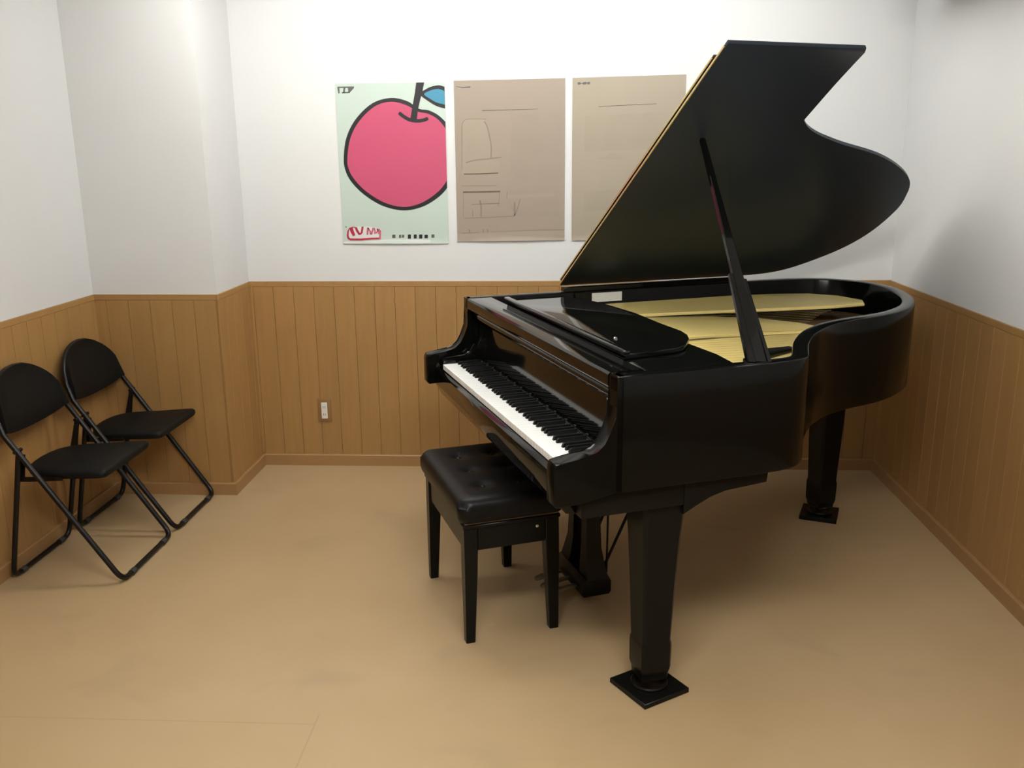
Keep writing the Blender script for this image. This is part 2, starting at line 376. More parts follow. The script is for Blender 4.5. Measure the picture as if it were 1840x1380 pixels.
# treble side underside: bracket swept behind the front leg, support beam
brk = [(0.215, 0.667), (0.215, 0.572), (0.25, 0.592), (0.295, 0.615), (0.345, 0.628), (0.476, 0.634), (0.480, 0.667)]
prism('support_bracket', brk, 0.02, 0.10, M['satin'], piano, plane='xz', bev=0.002)
prism('support_bracket', brk, WD-0.10, WD-0.02, M['satin'], piano, plane='xz', bev=0.002)
for (a0, b0, a1, b1) in ((0.25, 0.25, 1.50, 1.03), (0.25, 0.75, 1.52, 1.08), (0.25, 1.25, 1.52, 1.13)):
    dx, dy = a1-a0, b1-b0; l = math.hypot(dx, dy); nx, ny = -dy/l*0.035, dx/l*0.035
    prism('support_beam', [(a0-nx, b0-ny), (a1-nx, b1-ny), (a1+nx, b1+ny), (a0+nx, b0+ny)], 0.672, 0.76, M['satin'], piano)
# white keys and black keys
kw = 1.228/52
bm = bmesh.new(); box_bm(bm, 0, 0.152, 0.0005, kw-0.0005, -0.021, 0, 0.0012, 1); WK = from_bm(bm, 'white_key'); WK.materials.append(M['ivory'])
bm = bmesh.new()
loft_bm(bm, [[(0.002, -.0055, 0), (0.095, -.0055, 0), (0.095, .0055, 0), (0.002, .0055, 0)], [(0.006, -.005, .010), (0.095, -.005, .0115), (0.095, .005, .0115), (0.006, .005, .010)], [(0.010, -.004, .0125), (0.095, -.004, .0125), (0.095, .004, .0125), (0.010, .004, .0125)]])
BK = from_bm(bm, 'black_key'); BK.materials.append(M['ebony'])
ZK = 0.739; AK = -0.123
names = ['A', 'B'] + list('CDEFGAB')*7 + ['C']
for i, nme in enumerate(names):          # i = 0 is the lowest note, at the bass end (high y)
    y = WD-KB0-(i+1)*kw
    o = bpy.data.objects.new('white_key', WK); COL.objects.link(o); o.parent = piano; o.location = (AK, y, ZK)
    if nme in 'ACDFG' and i < 51:
        sh = {'C': .0015, 'D': -.0015, 'F': .002, 'G': 0, 'A': -.002}[nme]
        o = bpy.data.objects.new('black_key', BK); COL.objects.link(o); o.parent = piano; o.location = (AK+0.052, y+sh, ZK+0.0002)
# fallboard, felt strip, rounded lip
fall = [(0.034, 0.742), (0.036, 0.765), (0.041, 0.800), (0.046, 0.86), (0.050, 0.905), (0.062, 0.905), (0.062, 0.742)]
fb = prism('fallboard', fall, 0.0605, WD-0.0605, M['lacquer'], piano, plane='xz', smooth=50)
lip = [(0.050, 0.900), (0.030, 0.897), (0.022, 0.903), (0.018, 0.914), (0.020, 0.926), (0.028, 0.934), (0.040, 0.937), (0.062, 0.937), (0.062, 0.900)]
prism('fallboard_lip', lip, 0.0605, WD-0.0605, M['lacquer'], fb, plane='xz', smooth=60)
prism('name_felt', [(0.028, 0.7393), (0.028, 0.7435), (0.0338, 0.7435), (0.0338, 0.7393)], 0.118, WD-0.118, M['felt'], piano, plane='xz')
lk = lathe('lock_pin', [(0.004, -0.012), (0.005, -0.010), (0.005, 0.010), (0.004, 0.012)], M['chrome'], fb, 12)
lk.rotation_euler = (PI/2, 0, 0); lk.location = (0.012, 0.075, 0.905)
# front rail, shelf and flat-folded music desk
rail = [(0.0, 0.944), (-0.002, 0.950), (-0.002, 0.978), (0.004, ZR), (0.098, ZR), (0.102, ZR-0.003), (0.102, 0.944)]
prism('front_rail', rail, 0.0585, WD-0.0585, LQ, piano, plane='xz', bev=0.0, smooth=40)
prism('music_shelf', [(0.1025, RT+0.001), (0.385, RT+0.001), (0.405, 0.20), (0.405, WD-RT-0.001), (0.1025, WD-RT-0.001)], 0.950, 0.972, LQ, piano, bev=0.002)
desk_pts = [(.120, 1.255), (.36, 1.262), (.405, 1.21), (.435, 1.08), (.452, .83), (.440, .62), (.438, .47), (.428, .41), (.400, .35), (.345, .275), (.30, .245), (.120, .215)]
md = prism('music_desk', desk_pts, 0.9735, 0.990, LQ, piano, bev=0.003)
box('desk_ledge', .108, .132, .20, 1.272, 0.9905, 1.004, LQ, md, 0.005)
lathe('desk_knob', [(0.004, 1.0045), (0.006, 1.006), (0.006, 1.012), (0.003, 1.015)], M['chrome'], md, 12, (0.150, 0.34))
# gold plate sections, dark gap strips, soundboard, strings, dampers
def inset_poly(d, a0, a1, b0, b1):
    """part of the inner rim outline offset d, clipped to a box"""
    poly = offset(outer, d)
    def clip(P, f, g):
        out = []
        for i in range(len(P)):
            p, q = P[i-1], P[i]
            fp, fq = f(p), f(q)
            if fp*fq < 0:
                t = fp/(fp-fq); out.append((p[0]+(q[0]-p[0])*t, p[1]+(q[1]-p[1])*t))
            if fq >= 0: out.append(q)
        return out
    for f in (lambda p: p[0]-a0, lambda p: a1-p[0], lambda p: p[1]-b0, lambda p: b1-p[1]): poly = clip(poly, f, None)
    res = []
    for p in poly:
        if not res or math.hypot(p[0]-res[-1][0], p[1]-res[-1][1]) > 1e-4: res.append(p)
    return res
prism('soundboard', inset_poly(RT+.001, .11, 2, 0, 2), 0.835, 0.845, M['sound'], piano, smooth=None)
GZ = 0.921
bassp = [(.42, 1.135), (.62, 1.130), (1.20, 1.055), (1.46, 1.02), (1.60, 1.02), (1.655, 1.10), (1.64, 1.24), (1.56, 1.34), (1.40, 1.395), (1.2, 1.41), (.42, 1.41)]
prism('plate_section', bassp, GZ-.006, GZ+.006, M['gold'], piano, bev=0.004, smooth=40)
midp = [(.42, .695), (.70, .690), (.98, .660), (1.09, .62), (1.14, .66), (1.10, .78), (1.02, .93), (.86, 1.02), (.62, 1.085), (.42, 1.095)]
prism('plate_section', midp, GZ-.012, GZ-.001, M['gold'], piano, bev=0.004, smooth=40)
trep = [(.40, .052), (.56, .058), (.62, .12), (.70, .235), (.79, .335), (.885, .415), (1.00, .475), (1.09, .505), (1.08, .60), (.97, .635), (.70, .650), (.42, .655)]
prism('plate_section', trep, GZ-.020, GZ-.008, M['gold'], piano, bev=0.004, smooth=40)
prism('treble_bar', [(.56, .30), (.60, .285), (.80, .375), (.80, .405), (.70, .40)], GZ-.007, GZ+.006, M['satin'], piano, bev=0.002)
prism('capo_strip', [(.44, .12), (.585, .12), (.66, .225), (.64, .245), (.44, .19)], GZ-.0075, GZ-.002, M['brass'], piano, bev=0.001)
prism('plate_gap_strip', [(.42, 1.108), (.65, 1.102), (1.03, 1.0), (1.05, 1.015), (.66, 1.122), (.42, 1.128)], GZ-.03, GZ-.006, M['satin'], piano, bev=0.003)  # dark strip sunk in the gap between two plate sections
prism('plate_gap_strip', [(.42, .662), (.72, .657), (.94, .643), (.96, .655), (.72, .682), (.42, .688)], GZ-.03, GZ-.012, M['satin'], piano, bev=0.003)
bm = bmesh.new()
for i in range(30):
    f = i/29.0; b0 = 1.12-0.95*f; b1 = b0+(0.02-0.05*f)-0.10*(1-f); a1 = 1.52-1.0*f**0.8
    tube_bm(bm, [(.455, b0, GZ-.003), (max(a1, .62), max(b1, 0.16+0.25*max(a1-.62, 0)), GZ-.003)], 0.0005, 4, cap=False)
so = link('strings', from_bm(bm), M['string'], piano); so['kind'] = 'stuff'
# paper label and hinge block on the inside of the spine
box('paper_label', .540, .677, WD-RT-.0035, WD-RT-.0008, .937, .975, M['card'], piano)
box('hinge_block', .462, .525, WD-RT-.012, WD-RT-.0008, .936, .982, M['satin'], piano, 0.002, 1)
# lid: planar outline in (a, s) opened about the spine
TH = 0.587; ZH = 1.006
lid_pts = catmull([(1.20, .0), (1.36, .003), (1.468, .028), (1.55, .081), (1.651, .191), (1.703, .300), (1.718, .420), (1.703, .561), (1.659, .667), (1.623, .728), (1.58, .776), (1.505, .833), (1.403, .893), (1.292, .943), (1.138, .994), (1.064, 1.022), (.983, 1.057), (.920, 1.095), (.874, 1.137)], 4)
lid_pts = [(.419, 0.0)] + lid_pts + [(.873, 1.31), (.878, 1.452), (.870, 1.469), (.419, 1.471)]
lm = Matrix(((1, 0, 0), (0, -math.cos(TH), 0), (0, math.sin(TH), 1))).to_3x3()
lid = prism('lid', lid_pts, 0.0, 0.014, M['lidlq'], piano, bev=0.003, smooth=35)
Xa = Vector((1, 0, 0)); Ys = Vector((0, -math.cos(TH), math.sin(TH))); Zn = Vector((0, math.sin(TH), math.cos(TH)))
# local axes (a, s, n): a x s = -n keeps handedness by mirroring n
lid_m = Matrix((Xa, Ys, -Zn)).transposed().to_4x4(); lid_m.translation = Vector((0, WD, ZH))
for v in lid.data.vertices: v.co.z = -v.co.z
lid.data.flip_normals()
lid.matrix_local = lid_m
def on_lid(name, pts, n0, n1, material, bev=0.002):
    return prism(name, pts, -n1, -n0, material, lid, bev=bev)
on_lid('folded_lid_flap', [(.423, 0.004), (.80, 0.004), (.80, 1.39), (.423, 1.39)], 0.0180, 0.0320, LQ, 0.003)
on_lid('fold_hinge', [(.4155, .006), (.4185, .006), (.4185, 1.455), (.4155, 1.455)], 0.003, 0.0105, M['brass'], 0.0008)
on_lid('fold_hinge', [(.4195, .006), (.4225, .006), (.4225, 1.385), (.4195, 1.385)], 0.0215, 0.029, M['brass'], 0.0008)
on_lid('hinge_gap_strip', [(.426, .006), (.44, .006), (.44, 1.385), (.426, 1.385)], 0.0143, 0.0178, M['satin'], 0.0)
# spine rail that carries the lid hinge
box('hinge_rail', .419, 1.27, WD-RT+.004, WD-.004, ZR+.0005, ZH-.002, LQ, piano, 0.002, 1)
# prop stick with a shorter half prop folded against it
p0 = Vector((.434, .026, ZR-.005)); p1 = Vector((.560, WD-1.037*math.cos(TH), ZH+1.037*math.sin(TH)-.003))
dv = (p1-p0).normalized(); sx = Vector((1, 0, 0)); sx = (sx-dv*sx.dot(dv)).normalized(); sy = dv.cross(sx)
def stick(name, c0, c1, w0, w1, t0, t1, material, parent, k=8):
    bm = bmesh.new(); secs = []
    for i in range(k+1):
        f = i/k; c = c0.lerp(c1, f); wv = w0+(w1-w0)*f; tv = t0+(t1-t0)*f
        secs.append([tuple(c+sx*x*wv+sy*y*tv) for x, y in ((-1, -.7), (-.8, -1), (.8, -1), (1, -.7), (1, .7), (.8, 1), (-.8, 1), (-1, .7))])
    loft_bm(bm, secs); return link(name, from_bm(bm), material, parent, 30)
ps = stick('prop_stick', p0, p1, .019, .0085, .010, .007, LQ, piano)
hf = stick('half_prop', p0-sx*.024+sy*.002, p0.lerp(p1, .36)-sx*.016+sy*.002, .013, .010, .009, .007, LQ, ps)
stick('half_prop', p0+sx*.028+sy*.002, p0.lerp(p1, .34)+sx*.019+sy*.002, .007, .006, .009, .007, LQ, ps)
# legs
def leg_mesh(ztop, zbot):
    prof = [(ztop, .064), (ztop-.05, .062), (ztop-.11, .058), (.34, .051), (.170, .0450), (.163, .0470), (.152, .0482), (.085, .0475), (.072, .0450), (.066, .0425), (zbot, .041)]
    bm = bmesh.new(); secs = []
    for z, h in prof:
        c = .18*h; secs.append([(h, -h+c, z), (h, h-c, z), (h-c, h, z), (-h+c, h, z), (-h, h-c, z), (-h, -h+c, z), (-h+c, -h, z), (h-c, -h, z)])
    loft_bm(bm, secs); return from_bm(bm, 'leg')
LM = leg_mesh(.600, .046); LM.materials.append(M['satin'])
LT = leg_mesh(.672, .052); LT.materials.append(M['satin'])
def caster(parent):
    lathe('caster_plate', [(.033, .0515), (.033, .046), (.014, .044), (.014, .036)], M['brass'], parent, 16)
    bm = bmesh.new()
    n = 18; A = []; B = []
    for j in range(n):
        a = 2*PI*j/n; A.append(bm.verts.new((.016*math.cos(a), -.012, .042-.0+.016*math.sin(a)-.0015))); B.append(bm.verts.new((.016*math.cos(a), .012, .042+.016*math.sin(a)-.0015)))
    for j in range(n): bm.faces.new((A[j], B[j], B[(j+1) % n], A[(j+1) % n]))
    bm.faces.new(A); bm.faces.new(B[::-1]); link('caster_wheel', from_bm(bm), M['brass'], parent, 40)
for (a, b, me) in ((.167, .098, LM), (.167, WD-.098, LM), (1.465, 1.03, LT)):
    o = link('leg', me, None, piano, 28); o.location = (a, b, 0); caster(o)
# pedal lyre
ly = thing('pedal_lyre', '', '', (0.225, WD/2, 0)); del ly['label']; del ly['category']; ly.parent = piano
def lyre():
    for s in (-1, 1):
        bm = bmesh.new(); secs = []
        for z, y, wv, d in ((.601, .062, .020, .028), (.50, .060, .020, .026), (.30, .058, .022, .026), (.20, .062, .026, .028), (.14, .075, .034, .034), (.10, .088, .036, .040)):
            secs.append([(-d, s*y-wv, z), (d, s*y-wv, z), (d, s*y+wv, z), (-d, s*y+wv, z)])
        loft_bm(bm, secs); link('pillar', from_bm(bm), M['satin'], ly, 50)
    bx = [(-.048, .034), (.048, .034), (.056, .045), (.056, .085), (.044, .105), (-.044, .105), (-.056, .085), (-.056, .045)]
    prism('pedal_box', bx, -.118, .130, M['satin'], ly, plane='xz', bev=0.006, smooth=30)
    for y in (-.062, 0, .062):
        bm = bmesh.new()
        secs = []
        for x, z, wv in ((-.054, .062, .009), (-.08, .060, .009), (-.11, .056, .012), (-.135, .052, .016), (-.155, .048, .015), (-.165, .045, .008)):
            secs.append([(x, y-wv, z-.005), (x, y+wv, z-.005), (x, y+wv*.7, z+.004), (x, y-wv*.7, z+.004)])
        loft_bm(bm, secs); link('pedal', from_bm(bm), M['shadebrass'], ly, 40)
    for y in (-.07, .07):
        tube('brace_rod', [(.040, y, .105), (.30, y*1.2, .670)], .0055, M['satin'], ly, 8)
    for y in (-.085, .02, .085):
        tube('trap_rod', [(.054, y*.9, .10), (.060, y*.9, .602)], .004, M['satin'], ly, 8)
lyre()

# square pads under the casters
def pad(a, b, rz, half, th, label):
    t_ = math.cos(PH), math.sin(PH)
    x = POS[0]+a*t_[0]-b*t_[1]; y = POS[1]+a*t_[1]+b*t_[0]
    t = thing('caster_pad', label, 'caster pad', (x, y, 0), PH+rz, 'caster pads under the piano')
    box('pad_plate', -half, half, -half, half, 0.0, th, M['rubber'] if False else M['satin'], t, 0.002, 1)
    bm = bmesh.new(); n = 28
    pr = [(.046, th), (.052, th+.001), (.055, th+.006), (.052, th+.010), (.046, th+.0095), (.040, th+.003), (.0, th+.002)]
    rings = [[bm.verts.new((r*math.cos(2*PI*j/n), r*math.sin(2*PI*j/n), z)) for j in range(n)] for r, z in pr[:-1]]
    for i in range(len(rings)-1):
        for j in range(n): bm.faces.new((rings[i][j], rings[i][(j+1) % n], rings[i+1][(j+1) % n], rings[i+1][j]))
    bm.faces.new(rings[-1]); link('cup_ring', from_bm(bm), M['satin'], t, 50)
pad(.167, .098, .22, .083, .016, 'black square caster pad under the front piano leg nearest the viewer')
pad(1.465, 1.03, PI/4+.05, .076, .020, 'black square caster pad under the rear piano leg by the tail')
pad(.167, WD-.098, .1, .080, .016, 'black square caster pad under the bass-side piano leg behind the bench')

# ------------------------------------------------------------------ piano bench
def local(a, b): return (POS[0]+a*math.cos(PH)-b*math.sin(PH), POS[1]+a*math.sin(PH)+b*math.cos(PH), 0)
bench = thing('piano_bench', 'black leatherette piano bench with tapered wooden legs', 'bench', local(-.117, .776), PH)
HX, HY = .160, .262
def bleg(sx, sy):
    bm = bmesh.new(); secs = []
    for z, wv in ((.395, .045), (.315, .045), (.25, .042), (.0, .031)):
        x1 = sx*HX; x0 = sx*(HX-wv); y1 = sy*HY; y0 = sy*(HY-wv)
        xs = sorted((x0, x1)); ys = sorted((y0, y1))
        secs.append([(xs[0], ys[0], z), (xs[1], ys[0], z), (xs[1], ys[1], z), (xs[0], ys[1], z)])
    loft_bm(bm, secs); bmesh.ops.bevel(bm, geom=[e for e in bm.edges if abs(e.verts[0].co.z-e.verts[1].co.z) > .02], offset=.003, segments=1, affect='EDGES')
    return link('leg', from_bm(bm), M['satin'], bench, 30)
for sx_, sy_ in ((-1, -1), (1, -1), (-1, 1), (1, 1)): bleg(sx_, sy_)
for s in (-1, 1):
    box('apron', -HX+.006 if s < 0 else HX-.028, -HX+.028 if s < 0 else HX-.006, -HY+.046, HY-.046, .318, .396, M['satin'], bench, .002, 1)
    box('apron', -HX+.046, HX-.046, -HY+.006 if s < 0 else HY-.028, -HY+.028 if s < 0 else HY-.006, .318, .396, M['satin'], bench, .002, 1)
box('seat_frame', -HX-.004, HX+.004, -HY-.004, HY+.004, .3965, .410, M['satin'], bench, .003, 1)
box('seat_board', -HX+.004, HX-.004, -HY+.004, HY-.004, .4105, .4175, M['paleboard'], bench)
# padded seat with tufting
px, py = HX+.018, HY+.022; nx, ny = 40, 60
tufts = [(x, y) for x in (-.062, .062) for y in (-.15, 0, .15)]
bm = bmesh.new(); grid = []
def padz(x, y):
    ex = max(0, abs(x)-(px-.045))/.045; ey = max(0, abs(y)-(py-.045))/.045
    e = min(1, math.hypot(ex, ey)); z = .502-.030*(1-math.sqrt(max(0, 1-e*e)))
    for tx, ty in tufts:
        d2 = ((x-tx)**2+(y-ty)**2); z -= .009*math.exp(-d2/.0008)+.003*math.exp(-d2/.006)
    return z
def padxy(i, j):
    u = -1+2*i/nx; v = -1+2*j/ny
    x = px*math.copysign(1-(1-abs(u))**1.25, u); y = py*math.copysign(1-(1-abs(v))**1.25, v)
    # round the corners in plan
    r = .03; cx_, cy_ = px-r, py-r
    if abs(x) > cx_ and abs(y) > cy_:
        dx, dy = abs(x)-cx_, abs(y)-cy_; mxd = max(dx, dy); l = math.hypot(dx, dy)
        if l > 0: x = math.copysign(cx_+dx*mxd/l, x); y = math.copysign(cy_+dy*mxd/l, y)
    return x, y
for i in range(nx+1):
    row = []
    for j in range(ny+1):
        x, y = padxy(i, j); row.append(bm.verts.new((x, y, padz(x, y))))
    grid.append(row)
for i in range(nx):
    for j in range(ny): bm.faces.new((grid[i][j], grid[i+1][j], grid[i+1][j+1], grid[i][j+1]))
ring = [grid[i][0] for i in range(nx+1)]+[grid[nx][j] for j in range(1, ny+1)]+[grid[i][ny] for i in range(nx-1, -1, -1)]+[grid[0][j] for j in range(ny-1, 0, -1)]
prev = ring
for sc, z in ((1.006, .458), (1.004, .440), (.985, .426), (.955, .418)):
    cur = [bm.verts.new((v.co.x*sc, v.co.y*sc, z)) for v in ring]
    for k in range(len(ring)): bm.faces.new((prev[k], cur[k], cur[(k+1) % len(ring)], prev[(k+1) % len(ring)]))
    prev = cur
bm.faces.new(prev)
seat = link('seat_cushion', from_bm(bm), M['leather'], bench, 70)
for tx, ty in tufts:
    z = padz(tx, ty)
    lathe('button', [(.007, z-.002), (.008, z+.001), (.006, z+.003), (.003, z+.004)], M['leather'], seat, 12, (tx, ty))
for y in (HY-.0065,):
    pass
kn = lathe('bolt', [(.005, 0), (.006, .002), (.005, .005), (.002, .006)], M['chrome'], bench, 12)
kn.rotation_euler = (PI/2, 0, 0); kn.location = (.085, -HY+.006, .375)

# ------------------------------------------------------------------ folding chairs (local x = forward, z up)
def make_chair():
    c = thing('folding_chair', '', 'chair')
    r = .0105; hw = .213
    def arc(p, q, s, n=5):   # rounded corner at q between p and s
        p, q, s = Vector(p), Vector(q), Vector(s); rad = .045
        a = q+(p-q).normalized()*rad; b = q+(s-q).normalized()*rad
        return [tuple((1-t)**2*a+2*t*(1-t)*q+t*t*b) for t in [k/n for k in range(n+1)]]
    # main frame: floor bar in front, sides leaning back, arch round the backrest
    fx, zf = .215, .0125
    def side(z): return fx-(z-zf)*(.392/.59)       # x on the leaning leg at height z
    top = []
    zs = .575
    for k in range(0, 13):
        a = PI*k/12
        y = -hw*math.cos(a); h = math.sin(a)
        z = zs+.205*h**0.85; x = side(zs)-.070*h**.8
        top.append((x, y, z))
    path = [(side(.10), -hw, .10)] + [(side(z), -hw, z) for z in (.2, .3, .4, .5)] + top + [(side(z), hw, z) for z in (.5, .4, .3, .2)] + [(side(.10), hw, .10)]
    path += arc((side(.1), hw, .1), (fx, hw, zf), (fx, 0, zf)) + [(fx, 0, zf)] + arc((fx, 0, zf), (fx, -hw, zf), (side(.1), -hw, .1))
    tube('front_frame', path, r, M['tube'], c, 10, closed=True)
    # rear frame: upright U
    hr = .198; rx = -.215; zt = .515; tx = side(zt)
    p = [(tx+.0, -hr-.004, zt)] + arc((tx, -hr, zt), (rx, -hr, zf), (rx, 0, zf)) + [(rx, 0, zf)] + arc((rx, 0, zf), (rx, hr, zf), (tx, hr, zt)) + [(tx, hr+.004, zt)]
    tube('rear_frame', p, r*.95, M['tube'], c, 10)
    for s in (-1, 1):
        bm = bmesh.new(); tube_bm(bm, [(tx, s*(hr-.012), zt), (tx, s*(hw+.015), zt)], .007, 10); link('pivot', from_bm(bm), M['tube'], c, 40)
        br = [(-.155, .390), (-.105, .390), (.02, .396), (.02, .408), (-.12, .408), (tx+.012, zt-.02), (tx-.006, zt-.02)]
        prism('side_bracket', br, s*.186-.002, s*.186+.002, M['tube'], c, plane='xz')
        for xx, nm in ((fx, 'foot_cap'), (rx, 'foot_cap')):
            bm = bmesh.new(); tube_bm(bm, [(xx, s*.135-.014, zf), (xx, s*.135+.014, zf)], .0123, 10); link(nm, from_bm(bm), M['rubber'], c, 40)
    # seat: straight front, bowed sides, rounded back, padded
    half = [(.200, 0), (.200, .10), (.198, .168), (.186, .188), (.150, .190), (.08, .184), (.0, .176), (-.07, .160), (-.125, .125), (-.150, .07), (-.157, 0)]
    out = catmull(half, 3); pts = out + [(x, -y) for x, y in out[-2:0:-1]]
    bm = bmesh.new(); secs = []
    for z, sc in ((.396, .93), (.398, .985), (.408, 1.0), (.418, .99), (.424, .955), (.4265, .85)):
        secs.append([(.007+(x-.022)*sc, y*sc, z+.010*max(0, (x-.02))/.18) for x, y in pts])
    loft_bm(bm, secs)
    link('seat', from_bm(bm), M['vinyl'], c, 60)
    # backrest: curved shell filling the arch
    bm = bmesh.new(); n = 24; mrow = 8; fr = []; bk = []
    for i in range(n+1):
        f = -1+2*i/n; y = f*(hw-.004); h = math.sqrt(max(0, 1-f*f))
        ztop = zs+.200*h**.85+.012; zlow = zs+.012-.030*h+.052*abs(f)**3*0
        zlow = min(zlow, ztop-.004)
        rf = []; rb = []
        for j in range(mrow+1):
            z = zlow+(ztop-zlow)*j/mrow
            x = side(zs)-.070*h**.8*min(1.0, max(0.35, (z-zs+.06)/.24))
            rf.append(bm.verts.new((x+.014, y, z))); rb.append(bm.verts.new((x-.002-.006, y, z)))
        fr.append(rf); bk.append(rb)
    for i in range(n):
        for j in range(mrow):
            bm.faces.new((fr[i][j], fr[i+1][j], fr[i+1][j+1], fr[i][j+1])); bm.faces.new((bk[i][j], bk[i][j+1], bk[i+1][j+1], bk[i+1][j]))
        bm.faces.new((fr[i][0], bk[i][0], bk[i+1][0], fr[i+1][0])); bm.faces.new((fr[i][mrow], fr[i+1][mrow], bk[i+1][mrow], bk[i][mrow]))
    for i in (0, n):
        for j in range(mrow): bm.faces.new((fr[i][j], fr[i][j+1], bk[i][j+1], bk[i][j]))
    link('backrest', from_bm(bm), M['vinyl'], c, 60)
    return c
ch = make_chair()
ch.location = (-1.838, 3.196, 0); tag(ch, 'black folding chair nearest the viewer along the left wall', 'chair', 'folding chairs along the left wall')
c2 = copy_tree(ch); c2.location = (-1.838, 3.672, 0); tag(c2, 'black folding chair beside the white column, behind the other chair', 'chair', 'folding chairs along the left wall')

# ------------------------------------------------------------------ wall outlet
t = thing('wall_outlet', 'white outlet in a brown plate low on the back wall', 'outlet', (-1.193, D-PT, .292))
box('cover_plate', -.034, .034, -.007, 0.0, -.060, .060, M['outletplate'], t, .003)
ins = box('socket_insert', -.0155, .0155, -.0105, -.0072, -.042, .042, M['outlet'], t, .0015, 1)
for z in (-.020, .018):
    for x in (-.005, .004):
        box('socket_slot', x-.001, x+.001, -.0112, -.0106, z-.006, z+.006, M['slot'], ins)

# ------------------------------------------------------------------ posters (flat prints on paper, traced in paper coordinates)
def make_poster(name, label, x0, z0, x1, z1, tilt, paper, group=None):
    """paper spanning x0..x1, z1 (bottom)..z0 (top); tilt = rise of the right edge"""
    t = thing(name, label, 'poster', (x0, D, z1), 0, group)
    W_, H_ = x1-x0, z0-z1
    def pt(u, v, lift=0.0):      # u 0..1 to the right, v 0..1 downwards
        curl = .006*max(0, (v-.955)/.045)**2*(0.35+0.65*math.sin(PI*min(max(u, 0), 1)))
        return (u*W_, -.0032-curl-lift, (1-v)*H_+tilt*u)
    bm = bmesh.new(); n, mm = 14, 24; g0 = []; g1 = []
    for i in range(n+1):
        g0.append([bm.verts.new(pt(i/n, 1-(1-j/mm)**1.6)) for j in range(mm+1)])
        r = []
        for j in range(mm+1):
            p = pt(i/n, 1-(1-j/mm)**1.6); r.append(bm.verts.new((p[0], p[1]+.0006, p[2])))
        g1.append(r)
    for i in range(n):
        for j in range(mm):
            bm.faces.new((g0[i][j], g0[i+1][j], g0[i+1][j+1], g0[i][j+1])); bm.faces.new((g1[i][j], g1[i][j+1], g1[i+1][j+1], g1[i+1][j]))
    for i in range(n):
        for j in (0, mm): bm.faces.new((g0[i][j], g0[i+1][j], g1[i+1][j], g1[i][j]))
    for j in range(mm):
        for i in (0, n): bm.faces.new((g0[i][j], g1[i][j], g1[i][j+1], g0[i][j+1]))
    link('paper', from_bm(bm), paper, t, 60)
    return t, pt
def clamp_poly(poly):
    """clip a uv polygon to the sheet"""
    for ax, lim, sg in ((0, 0.0, 1), (0, 1.0, -1), (1, 0.0, 1), (1, 1.0, -1)):
        out = []
        for i in range(len(poly)):
            p, q = poly[i-1], poly[i]; fp, fq = sg*(p[ax]-lim), sg*(q[ax]-lim)
            if fp*fq < 0:
                k = fp/(fp-fq); out.append(tuple(p[d]+(q[d]-p[d])*k for d in (0, 1)))
            if fq >= 0: out.append(q)
        poly = out
    return poly
def shape(name, t, pt, poly, material, lift):
    poly = clamp_poly(poly)
    bm = bmesh.new(); a = [bm.verts.new(pt(u, v, lift)) for u, v in poly]
    try: bm.faces.new(a)
    except ValueError: pass
    bmesh.ops.triangulate(bm, faces=bm.faces[:])
    me = from_bm(bm)
    o = link(name, me, material, t)
    return o
def ribbon(name, t, pt, conv, pts, wd, material, lift):
    L_, R_ = [], []
    for i, p in enumerate(pts):
        q0 = pts[max(i-1, 0)]; q1 = pts[min(i+1, len(pts)-1)]
        tx, ty = q1[0]-q0[0], q1[1]-q0[1]; l = math.hypot(tx, ty) or 1
        h = (wd[i] if isinstance(wd, (list, tuple)) else wd)/2
        L_.append((p[0]-ty/l*h, p[1]+tx/l*h)); R_.append((p[0]+ty/l*h, p[1]-tx/l*h))
    bm = bmesh.new(); cl = lambda q: (min(max(q[0], 0), 1), min(max(q[1], 0), 1))
    A = [bm.verts.new(pt(*cl(conv([p])[0]), lift)) for p in L_]; B = [bm.verts.new(pt(*cl(conv([p])[0]), lift)) for p in R_]
    for i in range(len(pts)-1): bm.faces.new((A[i], A[i+1], B[i+1], B[i]))
    return link(name, from_bm(bm), material, t)
def stroke_poly(pts, wd, asp=1.0, taper=False):
    """ribbon polygon round a polyline given in crop pixels"""
    L_, R_ = [], []
    for i, p in enumerate(pts):
        q0 = pts[max(i-1, 0)]; q1 = pts[min(i+1, len(pts)-1)]
        tx, ty = q1[0]-q0[0], q1[1]-q0[1]; l = math.hypot(tx, ty) or 1
        h = (wd[i] if isinstance(wd, (list, tuple)) else wd)/2
        L_.append((p[0]-ty/l*h, p[1]+tx/l*h)); R_.append((p[0]+ty/l*h, p[1]-tx/l*h))
    return L_+R_[::-1]

# poster 1: pink apple on mint paper
t1, pt1 = make_poster('poster', 'mint poster with a big pink apple and a blue leaf', -1.051, 1.867, -.540, 1.129, -.001, M['paper_mint'], 'posters on the back wall')
def c1(p):
    v = (p[1]-71)/785.0; l = 65+35*v; r = 595+12*v; return ((p[0]-l)/(r-l), v)
def C1(pts): return [c1(p) for p in pts]
ap = catmull([(104, 430), (118, 330), (165, 240), (245, 167), (335, 142), (415, 158), (470, 194), (520, 203), (575, 235), (625, 300), (650, 400), (640, 500), (605, 575), (555, 628), (480, 672), (390, 689), (290, 665), (200, 608), (140, 545), (112, 490)], 5, closed=True)
ip = catmull([(122, 430), (137, 335), (180, 253), (255, 183), (335, 160), (410, 177), (465, 208), (515, 219), (565, 249), (608, 310), (632, 400), (622, 492), (590, 560), (543, 610), (472, 654), (390, 671), (298, 648), (212, 593), (156, 534), (128, 482)], 5, closed=True)
shape('apple_outline', t1, pt1, C1(ap), M['ink'], .0004)
shape('apple_body', t1, pt1, C1(ip), M['pink'], .0007)
